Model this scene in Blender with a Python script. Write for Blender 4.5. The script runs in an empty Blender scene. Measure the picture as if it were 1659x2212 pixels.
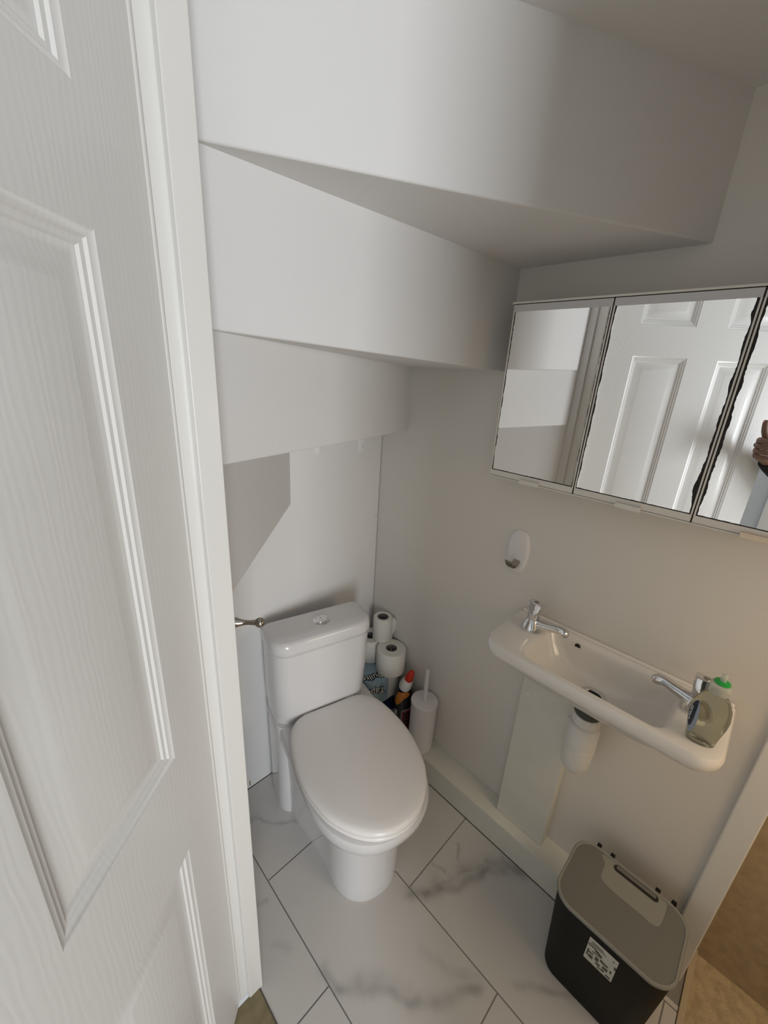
import bpy, bmesh, math, random
from mathutils import Vector, Matrix, noise
random.seed(7)
C = bpy.context.scene.collection
PI = math.pi

# ------------------------------------------------------------------ helpers
def new_mat(name, col=(.8,.8,.8), rough=.5, metal=0., spec=.5, coat=0., bump=None, bump_strength=.1, bump_dist=.002, tint=0.0, tint_scale=3.):
    m = bpy.data.materials.new(name); m.use_nodes = True
    nt = m.node_tree; b = nt.nodes['Principled BSDF']
    b.inputs['Base Color'].default_value = (*col, 1)
    b.inputs['Roughness'].default_value = rough
    b.inputs['Metallic'].default_value = metal
    b.inputs['Specular IOR Level'].default_value = spec
    b.inputs['Coat Weight'].default_value = coat
    b.inputs['Coat Roughness'].default_value = .08
    tc = nt.nodes.new('ShaderNodeTexCoord')
    if bump:
        mp = nt.nodes.new('ShaderNodeMapping'); mp.inputs['Scale'].default_value = bump
        nt.links.new(tc.outputs['Object'], mp.inputs['Vector'])
        n = nt.nodes.new('ShaderNodeTexNoise'); n.inputs['Scale'].default_value = 1; n.inputs['Detail'].default_value = 3
        nt.links.new(mp.outputs['Vector'], n.inputs['Vector'])
        bp = nt.nodes.new('ShaderNodeBump'); bp.inputs['Strength'].default_value = bump_strength; bp.inputs['Distance'].default_value = bump_dist
        nt.links.new(n.outputs['Fac'], bp.inputs['Height']); nt.links.new(bp.outputs['Normal'], b.inputs['Normal'])
    if tint > 0:
        n2 = nt.nodes.new('ShaderNodeTexNoise'); n2.inputs['Scale'].default_value = tint_scale; n2.inputs['Detail'].default_value = 5
        nt.links.new(tc.outputs['Object'], n2.inputs['Vector'])
        rp = nt.nodes.new('ShaderNodeValToRGB')
        rp.color_ramp.elements[0].position = .35; rp.color_ramp.elements[1].position = .65
        rp.color_ramp.elements[0].color = (*[c*(1-tint) for c in col], 1); rp.color_ramp.elements[1].color = (*col, 1)
        nt.links.new(n2.outputs['Fac'], rp.inputs['Fac']); nt.links.new(rp.outputs['Color'], b.inputs['Base Color'])
    return m

def mesh(name, verts, faces, mats, parent=None, smooth=None, mi=None):
    me = bpy.data.meshes.new(name); me.from_pydata([tuple(v) for v in verts], [], faces)
    if not isinstance(mats, (list, tuple)): mats = [mats]
    for m in mats: me.materials.append(m)
    if mi: me.polygons.foreach_set('material_index', mi)
    bm = bmesh.new(); bm.from_mesh(me); bmesh.ops.recalc_face_normals(bm, faces=bm.faces); bm.to_mesh(me); bm.free()
    if smooth is not None:
        me.polygons.foreach_set('use_smooth', [True]*len(me.polygons)); me.set_sharp_from_angle(angle=math.radians(smooth))
    o = bpy.data.objects.new(name, me); C.objects.link(o)
    if parent: o.parent = parent
    return o

class MB:
    """collects shapes for one mesh"""
    def __init__(s): s.v=[]; s.f=[]; s.mi=[]
    def add(s, v, f, mi=0):
        k=len(s.v); s.v+= [Vector(p) for p in v]; s.f += [[i+k for i in q] for q in f]; s.mi += [mi]*len(f); return s
    def box(s, a, b, mi=0):
        x0,y0,z0=a; x1,y1,z1=b
        return s.add([(x0,y0,z0),(x1,y0,z0),(x1,y1,z0),(x0,y1,z0),(x0,y0,z1),(x1,y0,z1),(x1,y1,z1),(x0,y1,z1)],
                     [(0,3,2,1),(4,5,6,7),(0,1,5,4),(1,2,6,5),(2,3,7,6),(3,0,4,7)], mi)
    def prism(s, poly, z0, z1, mi=0):
        n=len(poly); z0=z0 if isinstance(z0,(list,tuple)) else [z0]*n
        v=[(p[0],p[1],z) for p,z in zip(poly,z0)]+[(p[0],p[1],z1) for p in poly]
        return s.add(v,[list(range(n))[::-1],list(range(n,2*n))]+[(i,(i+1)%n,n+(i+1)%n,n+i) for i in range(n)],mi)
    def loft(s, rings, cap0=True, cap1=True, mi=0):
        n=len(rings[0]); v=[p for r in rings for p in r]; f=[]
        for k in range(len(rings)-1):
            for i in range(n): f.append((k*n+i,k*n+(i+1)%n,(k+1)*n+(i+1)%n,(k+1)*n+i))
        if cap0: f.append(list(range(n))[::-1])
        if cap1: f.append([(len(rings)-1)*n+i for i in range(n)])
        return s.add(v,f,mi)
    def lathe(s, prof, n=32, M=None, mi=0, cap0=True, cap1=True):
        rings=[]
        for r,z in prof:
            rg=[Vector((r*math.cos(2*PI*i/n),r*math.sin(2*PI*i/n),z)) for i in range(n)]
            if M: rg=[M@p for p in rg]
            rings.append(rg)
        return s.loft(rings,cap0,cap1,mi)
    def tube(s, pts, rad, n=14, mi=0, flat=None):
        pts=[Vector(p) for p in pts]; rings=[]
        rad=rad if isinstance(rad,(list,tuple)) else [rad]*len(pts)
        up=Vector((0,0,1))
        for i,p in enumerate(pts):
            d=(pts[min(i+1,len(pts)-1)]-pts[max(i-1,0)]).normalized()
            a=d.cross(up)
            if a.length<.1: a=d.cross(Vector((1,0,0)))
            a.normalize(); b=a.cross(d).normalized()
            r=rad[i]; fl=flat[i] if flat else 1
            rings.append([p+a*r*math.cos(2*PI*k/n)+b*r*fl*math.sin(2*PI*k/n) for k in range(n)])
        return s.loft(rings,True,True,mi)
    def build(s, name, mats, parent=None, smooth=None, bevel=0, seg=2, sub=0):
        o=mesh(name,s.v,s.f,mats,parent,smooth,s.mi)
        if bevel:
            m=o.modifiers.new('bevel','BEVEL'); m.width=bevel; m.segments=seg; m.limit_method='ANGLE'; m.angle_limit=math.radians(40)
            if smooth is None:
                o.data.polygons.foreach_set('use_smooth',[True]*len(o.data.polygons)); m.harden_normals=True
        if sub:
            m=o.modifiers.new('sub','SUBSURF'); m.levels=sub; m.render_levels=sub
        return o

def empty(name, loc=(0,0,0), rz=0):
    o=bpy.data.objects.new(name,None); C.objects.link(o); o.location=loc; o.rotation_euler=(0,0,rz); o.empty_display_size=.05; return o
def tag(o,label,cat,group=None,kind=None):
    o['label']=label; o['category']=cat
    if group: o['group']=group
    if kind: o['kind']=kind
    return o
def rrect(cx,cy,hx,hy,r,z,n=6):
    r=min(r,hx*.999,hy*.999); out=[]
    for qx,qy,a0 in ((1,1,0),(-1,1,PI/2),(-1,-1,PI),(1,-1,1.5*PI)):
        for i in range(n+1):
            a=a0+PI/2*i/n; out.append(Vector((cx+qx*(hx-r)+r*math.cos(a),cy+qy*(hy-r)+r*math.sin(a),z)))
    return out
def catmull(pts,n):
    """closed Catmull-Rom resampled"""
    out=[]; N=len(pts)
    for i in range(N):
        p0,p1,p2,p3=[Vector(pts[(i+k-1)%N]) for k in range(4)]
        for j in range(n):
            t=j/n
            out.append(.5*((2*p1)+(-p0+p2)*t+(2*p0-5*p1+4*p2-p3)*t*t+(-p0+3*p1-3*p2+p3)*t**3))
    return out
def font_mesh(name,curve):
    o=bpy.data.objects.new(name+'_curve',curve); C.objects.link(o)
    me=bpy.data.meshes.new_from_object(o.evaluated_get(bpy.context.evaluated_depsgraph_get()))
    bpy.data.objects.remove(o); bpy.data.curves.remove(curve)
    me.name=name; o=bpy.data.objects.new(name,me); C.objects.link(o); return o
def rnd(lo,hi): return random.uniform(lo,hi)

# ------------------------------------------------------------------ constants of the room
XR, YB = 1.035, 1.041
N = (.25,.625)
AR, BR, CR, DB = (XR,.203), (XR,.588), (XR,.923), (.647,YB)

# ------------------------------------------------------------------ materials
wall_white = new_mat('wall_white_emulsion',(.745,.74,.735),.75,spec=.25,bump=(160,160,160),bump_strength=.12,bump_dist=.001)
wall_cream = new_mat('wall_cream_emulsion',(.74,.71,.665),.72,spec=.25,bump=(160,160,160),bump_strength=.12,bump_dist=.001)
gloss_white = new_mat('white_gloss_paint',(.77,.76,.73),.22,spec=.5,bump=(25,25,6),bump_strength=.12,bump_dist=.002)
cream_gloss = new_mat('cream_satin_paint',(.74,.73,.66),.38,bump=(60,60,20),bump_strength=.15,bump_dist=.001,tint=.05,tint_scale=14)
ceramic = new_mat('white_ceramic',(.70,.695,.70),.12,spec=.5,coat=.4)
ceramic_old = new_mat('old_white_ceramic',(.80,.77,.73),.16,spec=.5,coat=.3)
plastic_white = new_mat('white_plastic',(.83,.81,.79),.3)
brush_white = new_mat('brush_white_plastic',(.76,.73,.745),.35)
chrome = new_mat('chrome',(.75,.75,.76),.08,metal=1.)
black_seam = new_mat('black_gap',(.015,.013,.011),.8)
trap_white = new_mat('waste_white_plastic',(.72,.70,.67),.45,tint=.05,tint_scale=40)
dark_green = new_mat('dark_green_rubber',(.05,.06,.045),.5)
bin_black = new_mat('black_bin_plastic',(.008,.008,.007),.6,spec=.2,bump=(300,300,300),bump_strength=.1,bump_dist=.0005)
bin_grey = new_mat('grey_bin_lid_plastic',(.155,.155,.135),.5,bump=(400,400,400),bump_strength=.12,bump_dist=.0005)
bin_rim = new_mat('grey_bin_rim',(.26,.255,.225),.45)
paper = new_mat('tissue_paper',(.80,.785,.725),.95,spec=.1,bump=(220,220,220),bump_strength=.35,bump_dist=.002)
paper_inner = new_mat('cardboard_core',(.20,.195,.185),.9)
film_blue = new_mat('light_blue_film',(.30,.42,.52),.3)
film_navy = new_mat('navy_film',(.012,.02,.06),.3)
film_white = new_mat('white_film',(.72,.71,.67),.35)
ink_black = new_mat('black_ink',(.012,.012,.014),.4)
ink_white = new_mat('white_ink',(.80,.82,.82),.4)
bottle_black = new_mat('black_bottle_plastic',(.008,.008,.010),.3)
red_plastic = new_mat('red_plastic',(.60,.035,.012),.35)
cap_white = new_mat('white_cap',(.82,.82,.80),.35)
orange_label = new_mat('orange_label',(.55,.19,.025),.4)
dark_red = new_mat('dark_red_label',(.16,.02,.015),.4)
label_grey = new_mat('grey_label',(.33,.33,.29),.5)
green_plastic = new_mat('green_cap_plastic',(.02,.42,.07),.3)
label_navy = new_mat('navy_oval_label',(.012,.018,.04),.3)
label_blue = new_mat('pale_blue_oval_label',(.30,.34,.42),.3)
sticker = new_mat('sticker_paper',(.62,.61,.55),.6)
sticker_ink = new_mat('sticker_ink',(.10,.10,.08),.6)
cab_frame = new_mat('cabinet_white_plastic',(.76,.73,.67),.35)
cab_rail = new_mat('cabinet_grey_rail',(.62,.61,.62),.3)
cab_tab_warm_lit = new_mat('cabinet_handle_warm_lit',(.80,.68,.53),.35)  # right handle only: warm light from the right put into its colour
tarnish = new_mat('black_mirror_tarnish',(.014,.011,.010),.7)
mirror_m = new_mat('mirror_silver',(.95,.955,.95),.005,metal=1.)
carpet = new_mat('beige_carpet',(.60,.47,.29),.95,spec=.05,bump=(350,350,350),bump_strength=.8,bump_dist=.004,tint=.25,tint_scale=60)
hall_brown = new_mat('brown_hall_wall',(.46,.36,.235),.9,spec=.1,bump=(300,300,300),bump_strength=.5,bump_dist=.003,tint=.15,tint_scale=40)
wood_strip = new_mat('worn_wood_threshold',(.26,.21,.115),.6,bump=(80,20,20),bump_strength=.3,bump_dist=.002,tint=.3,tint_scale=30)
hook_white = new_mat('hook_white_plastic',(.80,.78,.78),.3)
steel = new_mat('dull_steel',(.34,.31,.27),.3,metal=1.)
knob_metal = new_mat('polished_bronze_nickel',(.46,.42,.38),.07,metal=1.)

# clear soap bottle: slightly green tinted plastic
soap = bpy.data.materials.new('clear_soap'); soap.use_nodes=True
b=soap.node_tree.nodes['Principled BSDF']; b.inputs['Base Color'].default_value=(.44,.45,.38,1); b.inputs['Roughness'].default_value=.10
b.inputs['Transmission Weight'].default_value=.88; b.inputs['IOR'].default_value=1.15
clear_cap = bpy.data.materials.new('frosted_clear_cap'); clear_cap.use_nodes=True
b=clear_cap.node_tree.nodes['Principled BSDF']; b.inputs['Base Color'].default_value=(.85,.86,.78,1); b.inputs['Roughness'].default_value=.25
b.inputs['Transmission Weight'].default_value=.55; b.inputs['IOR'].default_value=1.2

# moulded door skin: embossed wood grain as bump
door_m = new_mat('moulded_white_door',(.815,.81,.79),.27,spec=.5)
nt=door_m.node_tree; bs=nt.nodes['Principled BSDF']; tc=nt.nodes.new('ShaderNodeTexCoord')
mp=nt.nodes.new('ShaderNodeMapping'); mp.inputs['Scale'].default_value=(1,1,.16); nt.links.new(tc.outputs['Object'],mp.inputs['Vector'])
wv=nt.nodes.new('ShaderNodeTexWave'); wv.wave_type='BANDS'; wv.bands_direction='X'; wv.inputs['Scale'].default_value=38; wv.inputs['Distortion'].default_value=9
wv.inputs['Detail'].default_value=2.; wv.inputs['Detail Scale'].default_value=.9; wv.inputs['Detail Roughness'].default_value=.6
nt.links.new(mp.outputs['Vector'],wv.inputs['Vector'])
n2=nt.nodes.new('ShaderNodeTexNoise'); n2.inputs['Scale'].default_value=9; nt.links.new(mp.outputs['Vector'],n2.inputs['Vector'])
mx=nt.nodes.new('ShaderNodeMath'); mx.operation='MULTIPLY'; nt.links.new(wv.outputs['Fac'],mx.inputs[0]); nt.links.new(n2.outputs['Fac'],mx.inputs[1])
bp=nt.nodes.new('ShaderNodeBump'); bp.inputs['Strength'].default_value=.11; bp.inputs['Distance'].default_value=.0012
nt.links.new(mx.outputs['Value'],bp.inputs['Height']); nt.links.new(bp.outputs['Normal'],bs.inputs['Normal'])

# marble tiles: vein amount is stored per vertex
tile_m = new_mat('marble_tile',(.74,.72,.695),.32,spec=.5)
nt=tile_m.node_tree; bs=nt.nodes['Principled BSDF']
at=nt.nodes.new('ShaderNodeAttribute'); at.attribute_name='vein'
rp=nt.nodes.new('ShaderNodeValToRGB'); rp.color_ramp.elements[0].color=(.60,.58,.555,1); rp.color_ramp.elements[1].color=(.19,.185,.18,1)
nt.links.new(at.outputs['Fac'],rp.inputs['Fac']); nt.links.new(rp.outputs['Color'],bs.inputs['Base Color'])
grout = new_mat('grey_grout',(.26,.25,.235),.9)

# ------------------------------------------------------------------ floor (tiles)
VE = [  # polyline, width, strength
 ([(.655,.428),(.713,.382),(.765,.346),(.817,.322),(.874,.307),(.888,.29),(.936,.272),(.94,.246),(.947,.214)],.017,.62),
 ([(.655,.44),(.70,.405),(.74,.40)],.02,.35),
 ([(.872,.414),(.85,.40),(.827,.39)],.004,.45), ([(.761,.433),(.768,.392)],.004,.5), ([(.883,.326),(.893,.285)],.006,.6),
 ([(.76,.36),(.82,.36),(.90,.30)],.022,.32), ([(.70,.40),(.76,.372),(.80,.36),(.84,.335),(.88,.325),(.93,.28)],.004,.55), ([(.90,.30),(.935,.285),(.95,.25)],.016,.45),
 ([(.364,.474),(.365,.451),(.372,.422),(.411,.375),(.458,.337),(.477,.31),(.484,.293),(.546,.229),(.62,.19)],.014,.50),
 ([(.40,.40),(.46,.36),(.49,.30)],.02,.3),
 ([(.38,.94),(.423,.931),(.451,.873),(.481,.855),(.52,.83)],.005,.5), ([(.28,.73),(.315,.712),(.334,.701)],.006,.4),
 ([(.30,.60),(.33,.575)],.01,.2),([(.58,.33),(.60,.25),(.64,.20)],.012,.18),([(.70,.12),(.78,.02),(.9,-.05)],.008,.4)]
def vein(x,y):
    w1=noise.noise(Vector((x*14,y*14,.3)))*.016; w2=noise.noise(Vector((x*14,y*14,7.3)))*.016
    w1+=noise.noise(Vector((x*60,y*60,1.3)))*.005; w2+=noise.noise(Vector((x*60,y*60,4.3)))*.005
    p=Vector((x+w1,y+w2)); val=0
    for pts,w,s in VE:
        d=9
        for a,c in zip(pts,pts[1:]):
            a=Vector(a);c=Vector(c);ab=c-a;t=max(0,min(1,(p-a).dot(ab)/ab.length_squared)); d=min(d,(p-a-ab*t).length)
        k=math.exp(-(d/w)**2)*s*(.55+.7*max(0,noise.noise(Vector((x*30,y*30,2)))+.4)); val=max(val,k)
    base=max(0,noise.noise(Vector((x*5,y*5,9)))-.1)*.16
    return min(1,val+base)
TX,TW,TY,TL=.3577,.2993,.7424,.6
def build_floor():
    mb=MB(); gap=.0016; xmin,xmax,ymin,ymax=.232,.97,-.185,YB; vv=[]
    step=.0045
    for col in range(-2,4):
        x0=TX+col*TW+gap; x1=x0+TW-2*gap
        for row in range(-3,3):
            y0=TY+row*TL-(.3 if col%2 else 0)+gap; y1=y0+TL-2*gap
            a0,a1,b0,b1=max(x0,xmin),min(x1,xmax),max(y0,ymin),min(y1,ymax)
            if a1-a0<.004 or b1-b0<.004: continue
            nx=max(1,int((a1-a0)/step)); ny=max(1,int((b1-b0)/step))
            k=len(mb.v)
            for j in range(ny+1):
                for i in range(nx+1):
                    x=a0+(a1-a0)*i/nx; y=b0+(b1-b0)*j/ny; mb.v.append(Vector((x,y,0))); vv.append(vein(x,y))
            for j in range(ny):
                for i in range(nx):
                    mb.f.append([k+j*(nx+1)+i,k+j*(nx+1)+i+1,k+(j+1)*(nx+1)+i+1,k+(j+1)*(nx+1)+i]); mb.mi.append(0)
    n0=len(mb.v); mb.box((xmin-.004,ymin,-.05),(XR+.1,YB+.03,-.0012),1)
    vv+= [0]*(len(mb.v)-n0)
    o=mb.build('floor',[tile_m,grout])
    a=o.data.attributes.new('vein','FLOAT','POINT'); a.data.foreach_set('value',vv)
    return o
tag(build_floor(),'white marble-veined floor tiles with grey grout lines','floor',kind='structure')

# ------------------------------------------------------------------ walls and stair underside
tag(MB().box((XR,-.175,-.05),(XR+.097,YB+.08,2.3)).build('wall_right',wall_cream,bevel=.003),'white painted wall behind the basin and mirror cabinet','wall',kind='structure')
tag(MB().box((.2,YB,-.05),(XR-.0035,YB+.03,2.3)).box((.2,YB-.0016,-.002),(XR-.0035,YB,.0028),1).box((.4535,YB-.0005,.012),(.4575,YB,.034),2).box((1.0215,YB-.0008,.934),(1.0245,YB,.9375),1).box((.452,YB-.0005,.724),(.4545,YB,.7265),1).build('wall_back',[wall_white,new_mat('dirt_seam',(.06,.05,.04),.9),new_mat('rust_mark',(.30,.17,.07),.8)],bevel=.0004),'white panel wall behind the toilet cistern','wall',kind='structure')
tag(MB().box((.2,.6,-.05),(.25,YB-.001,2.3)).build('wall_left',wall_white),'white wall hidden behind the door post','wall',kind='structure')
tag(MB().box((.24,-.285,-.05),(.56,-.185,2.3)).build('wall_front',wall_cream),'white front wall beside the doorway','wall',kind='structure')
st=MB()
E=.04
def ext(p): return (p[0]+E,p[1]+(p[1]-N[1])/(p[0]-N[0])*E)
def far(p,k=.03): return (p[0],p[1]+k)
NF=far(N)
st.prism([(.245,-.28),(XR+.02,-.28),far(ext(AR)),NF,(.245,.64)],1.941,2.3)
st.prism([N,ext(AR),far(ext(BR)),NF],1.717,2.28)
st.prism([N,ext(BR),far(ext(CR)),NF],[1.502,1.474,1.474,1.502],2.26)
st.prism([N,ext(CR),(XR+E,YB+E),(DB[0]+.01,YB+E),NF],[1.302,1.271,1.271,1.271,1.302],2.24)
st.prism([N,(DB[0]+.04,YB+E),(.245,YB+E)],1.051,2.22)
tag(st.build('ceiling',wall_white,bevel=.004,seg=3),'stepped white underside of a winding staircase','ceiling',kind='structure')

# plinth along the right wall, panel on it
pl=MB().box((.953,-.118,0),(.966,.828,.0985)).box((.9545,-.118,.0895),(XR,.828,.10)).box((.966,-.118,0),(XR,-.106,.09)).box((.9515,-.118,-.002),(.953,.828,.0022),1).build('baseboard_right',[cream_gloss,black_seam],bevel=.0016)
tag(pl,'wide cream painted plinth along the foot of the basin wall','baseboard',kind='structure')
bx=empty('pipe_cover_panel',(XR,.283,.10))
tag(bx,'tall cream painted board on the plinth below the basin','panel')
MB().box((-.045,-.077,0),(0,.077,.60)).build('board',cream_gloss,bx,bevel=.002)
m=MB(); m.lathe([(.0065,0),(.0065,.0015),(.004,.003)],16,Matrix.Translation((-.045,.055,.50))@Matrix.Rotation(-PI/2,4,'Y')); m.build('screw',plastic_white,bx,smooth=40)

# door lining, architrave, thresholds
j=MB(); j.box((.1865,.569,0.0),(.238,.60,2.1)); j.box((.13,.569,0.0),(.1790,.60,2.1)); j.box((.14,.586,0.001),(.20,.599,2.099)); j.box((.204,.555,0.0),(.238,.569,2.1))
tag(j.build('trim_1',gloss_white,bevel=.0018),'white gloss painted door post between the door and the room','door frame',kind='structure')
ar=MB(); ar.box((XR-.012,-.178,0),(XR+.002,-.128,2.0)); tag(ar.build('trim_2',gloss_white,bevel=.004),'white upright trim at the right end of the basin wall','trim',kind='structure')
tag(MB().box((.13,-.185,-.02),(.229,.56,.006)).build('trim_3',wood_strip,bevel=.003),'worn brown threshold strip below the open door','threshold',kind='structure')
tag(MB().box((.60,-.20,-.02),(XR+.1,-.186,.005)).build('trim_4',new_mat('beige_strip',(.50,.40,.27),.5),bevel=.002),'thin beige threshold strip beside the bin','threshold',kind='structure')
tag(MB().box((-2.5,-2.5,-.06),(.13,.9,-.006)).box((.13,-2.5,-.06),(1.3,-.201,-.006)).build('floor_hall',carpet),'beige hall carpet beyond the threshold','carpet',kind='structure')
tag(MB().box((XR+.098,-1.1,-.05),(XR+.18,-.176,2.3)).build('wall_hall',hall_brown),'dim brown hall wall beyond the right trim','wall',kind='structure')

tag(MB().box((.46,-1.1,-.05),(.56,-.285,2.3)).box((.46,-1.2,-.05),(1.3,-1.1,2.3)).box((.46,-1.2,2.0),(1.3,-.285,2.3)).build('wall_lobby_blocker',wall_cream),'unseen lobby walls and roof added beyond the thin threshold strip to block light','wall',kind='structure')  # unseen walls and roof, put in to stop light entering through the gap
tag(MB().box((-1.08,-.9,-.05),(-.98,1.3,2.4)).build('wall_side_hall',new_mat('pale_hall_wall',(.62,.65,.68),.7)),'pale blue-grey hall wall behind the open door','wall',kind='structure')
tag(MB().box((-.98,-.05,-.05),(-.955,.01,2.1)).build('trim_5',gloss_white,bevel=.003),'white upright trim on the hall wall behind the door','trim',kind='structure')
# ------------------------------------------------------------------ door
DH=Vector((.187,.569,0)); DA=math.atan2(-.692,-.722)
def build_door():
    W=.728; xs=[0,.102,.307,.421,.626,W]; zs=[.008,.2,.727,.921,1.566,1.671,1.87,1.975]
    mb=MB(); prof=[(0,0),(.0035,.0022),(.0075,.003),(.010,.0055),(.0145,.0062),(.017,.0085),(.021,.0095),(.0255,.0095),(.048,.0028),(.051,.0024)]
    # local: x along the door from the hinge; the visible face is y = 0 and looks to +y
    for i in range(5):
        for k in range(7):
            x0,x1,z0,z1=xs[i],xs[i+1],zs[k],zs[k+1]
            if i in (1,3) and k in (1,3,5):
                rings=[[Vector((x0+d,-e,z0+d)),Vector((x1-d,-e,z0+d)),Vector((x1-d,-e,z1-d)),Vector((x0+d,-e,z1-d))] for d,e in prof]
                mb.loft(rings,False,True)
            else: mb.add([(x0,0,z0),(x1,0,z0),(x1,0,z1),(x0,0,z1)],[(0,1,2,3)])
    mb.add([(0,0,zs[0]),(W,0,zs[0]),(W,0,zs[-1]),(0,0,zs[-1]),(0,-.036,zs[0]),(W,-.036,zs[0]),(W,-.036,zs[-1]),(0,-.036,zs[-1])],
           [(0,1,5,4),(1,2,6,5),(2,3,7,6),(3,0,4,7),(4,5,6,7)])
    me=mb.build('door_1',door_m)
    bm=bmesh.new(); bm.from_mesh(me.data); bmesh.ops.remove_doubles(bm,verts=bm.verts,dist=.0001); bmesh.ops.recalc_face_normals(bm,faces=bm.faces); bm.to_mesh(me.data); bm.free()
    me.data.polygons.foreach_set('use_smooth',[True]*len(me.data.polygons)); me.data.set_sharp_from_angle(angle=math.radians(25))
    return me
dr=build_door(); dr.location=DH+Vector((-.722,-.692,0))*.0045; dr.rotation_euler=(0,0,DA)
tag(dr,'white six panel moulded door standing open at the left','door',kind='structure')
e=MB(); e.tube([(0,0,.012),(0,0,1.97)],.0042,12)
eb=e.build('edge_bead',gloss_white,dr,smooth=60); eb.location=(.0005,-.0022,0)

# ------------------------------------------------------------------ toilet
T0=Vector((.65,.828,0)); TA=math.atan2(-.235,.972)
to=empty('toilet',T0,TA)
tag(to,'white one-piece toilet with closed lid standing across the corner','toilet')
SEAT=[(0,.003),(.070,.003),(.110,-.004),(.142,-.032),(.160,-.075),(.1715,-.14),(.1735,-.20),(.168,-.25),(.153,-.31),(.132,-.35),(.104,-.385),(.066,-.414),(.03,-.427),(0,-.430)]
def egg(sc_u=1,off=0,z=0,dv=0):
    half=[Vector((u,w,0)) for u,w in SEAT]
    pts=half+[Vector((-p.x,p.y,0)) for p in half[-2:0:-1]]
    P=catmull(pts,5); out=[]
    n=len(P)
    for i,p in enumerate(P):
        t=(P[(i+1)%n]-P[i-1]).normalized(); nr=Vector((t.y,-t.x,0))
        if nr.dot(p-Vector((0,-.2,0)))<0: nr=-nr
        q=p+nr*off; out.append(Vector((q.x,q.y+dv,z)))
    return out
def bowl(hw,front,rear,rhw,z,ex=2.3,n=64):
    """outline: front semi super-ellipse of half width hw, straight tapering sides to rear half width rhw"""
    out=[]; wc=front+ (0.21 if hw>.15 else hw*1.12)
    L=wc-front
    k=n//2
    for i in range(k+1):
        a=PI*i/k   # from +u side round the front to -u side
        c,s=math.cos(a),math.sin(a)
        out.append(Vector((hw*math.copysign(abs(c)**(2/ex),c),wc-L*abs(s)**(2/ex),z)))
    m=(n-k-1)//2
    for i in range(1,m+1):
        t=i/m; tt=t*t*(3-2*t); out.append(Vector((-(hw+(rhw-hw)*tt),wc+(rear-wc)*t,z)))
    for i in range(m,0,-1):
        t=i/m; tt=t*t*(3-2*t); out.append(Vector(((hw+(rhw-hw)*tt),wc+(rear-wc)*t,z)))
    return out
body=MB()
def sh_(ring,du): return [Vector((p.x+du,p.y,p.z)) for p in ring]
body.loft([sh_(r_,d) for r_,d in ((bowl(.106,-.344,.07,.150,0),.008),(bowl(.109,-.346,.07,.151,.012),.008),(bowl(.108,-.344,.07,.151,.05),.008),(bowl(.111,-.344,.07,.153,.16),.008),(bowl(.118,-.347,.07,.156,.25),.006),(bowl(.128,-.354,.07,.158,.304),.004),
           (bowl(.140,-.375,.07,.160,.316),.002),(bowl(.158,-.405,.07,.162,.323),0),(bowl(.166,-.420,.07,.163,.332),0),(bowl(.171,-.428,.07,.163,.352),0),(bowl(.172,-.430,.07,.163,.374),0),(bowl(.169,-.427,.07,.161,.382),0),(bowl(.160,-.418,.07,.155,.385),0))])
# rear column and cistern shell: small back corners, large front corners
def cs(hw,w0,w1,r,z,rb=.022,u0=-.013,n=8):
    out=[]
    for qx,qy,a0,rr_ in ((1,1,0,rb),(-1,1,PI/2,rb),(-1,-1,PI,r),(1,-1,1.5*PI,r)):
        for i in range(n+1):
            a=a0+PI/2*i/n; cy=w1-rr_ if qy>0 else w0+rr_
            out.append(Vector((u0+qx*(hw-rr_)+rr_*math.cos(a),cy+rr_*math.sin(a),z)))
    return out
body.loft([cs(.153,.006,.137,.046,0),cs(.155,.004,.137,.046,.012),cs(.155,.003,.137,.047,.12),cs(.157,.0,.137,.05,.25),cs(.1585,-.003,.137,.05,.345),cs(.1605,-.005,.137,.046,.380),cs(.1585,-.003,.137,.045,.3855)])
body.loft([cs(.157,.0095,.136,.060,.380),cs(.158,.0095,.136,.060,.395),cs(.161,.006,.137,.058,.44),cs(.164,.003,.137,.054,.54),cs(.1645,.001,.137,.052,.648),cs(.163,.003,.135,.05,.650)])
body.build('body',ceramic,to,smooth=35)
lid=MB(); lid.loft([cs(.1640,.001,.137,.05,.652),cs(.1665,-.003,.139,.052,.655),cs(.1675,-.004,.140,.052,.668),cs(.1665,-.003,.139,.052,.684),cs(.163,.001,.136,.05,.694),cs(.155,.009,.128,.044,.699),cs(.12,.04,.10,.025,.7005,.02)])
lid.build('cistern_lid',ceramic,to,smooth=50)
bt=MB(); bt.lathe([(.027,0),(.027,.002),(.025,.004),(.021,.0045),(.0205,.003)],36,Matrix.Translation((-.004,.07,.7)))
b1=bt.build('flush_button',chrome,to,smooth=40)
h=MB()
for sgn in (1,-1):
    pts=[]
    for i in range(17):
        a=PI*i/16; pts.append((sgn*.0195*math.sin(a)+ .0012*sgn+.003*math.sin(2*a), .0195*math.cos(a)))
    h.prism([(-.004+p[0],.07+p[1]) for p in pts],.7025,.7062)
h.build('button_half',chrome,b1,bevel=.001,seg=2).parent=b1
seat=MB(); seat.loft([egg(off=-.010,z=.386),egg(off=-.003,z=.3865),egg(off=0.0,z=.390),egg(off=-.001,z=.396),egg(off=-.006,z=.3995)],True,True)
seat.build('seat_ring',plastic_white,to,smooth=50)
cov=MB(); 
def scaled(k,z): return [Vector((p.x*k,-.20+(p.y+.20)*k,z)) for p in egg()]
cov.loft([egg(off=-.008,z=.4005),egg(off=-.001,z=.4015),egg(off=.0015,z=.405),egg(off=.0005,z=.4125),egg(off=-.004,z=.4175),egg(off=-.011,z=.4205),scaled(.86,.4225),scaled(.65,.4245),scaled(.4,.4258),scaled(.15,.4262)],True,True)
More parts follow.
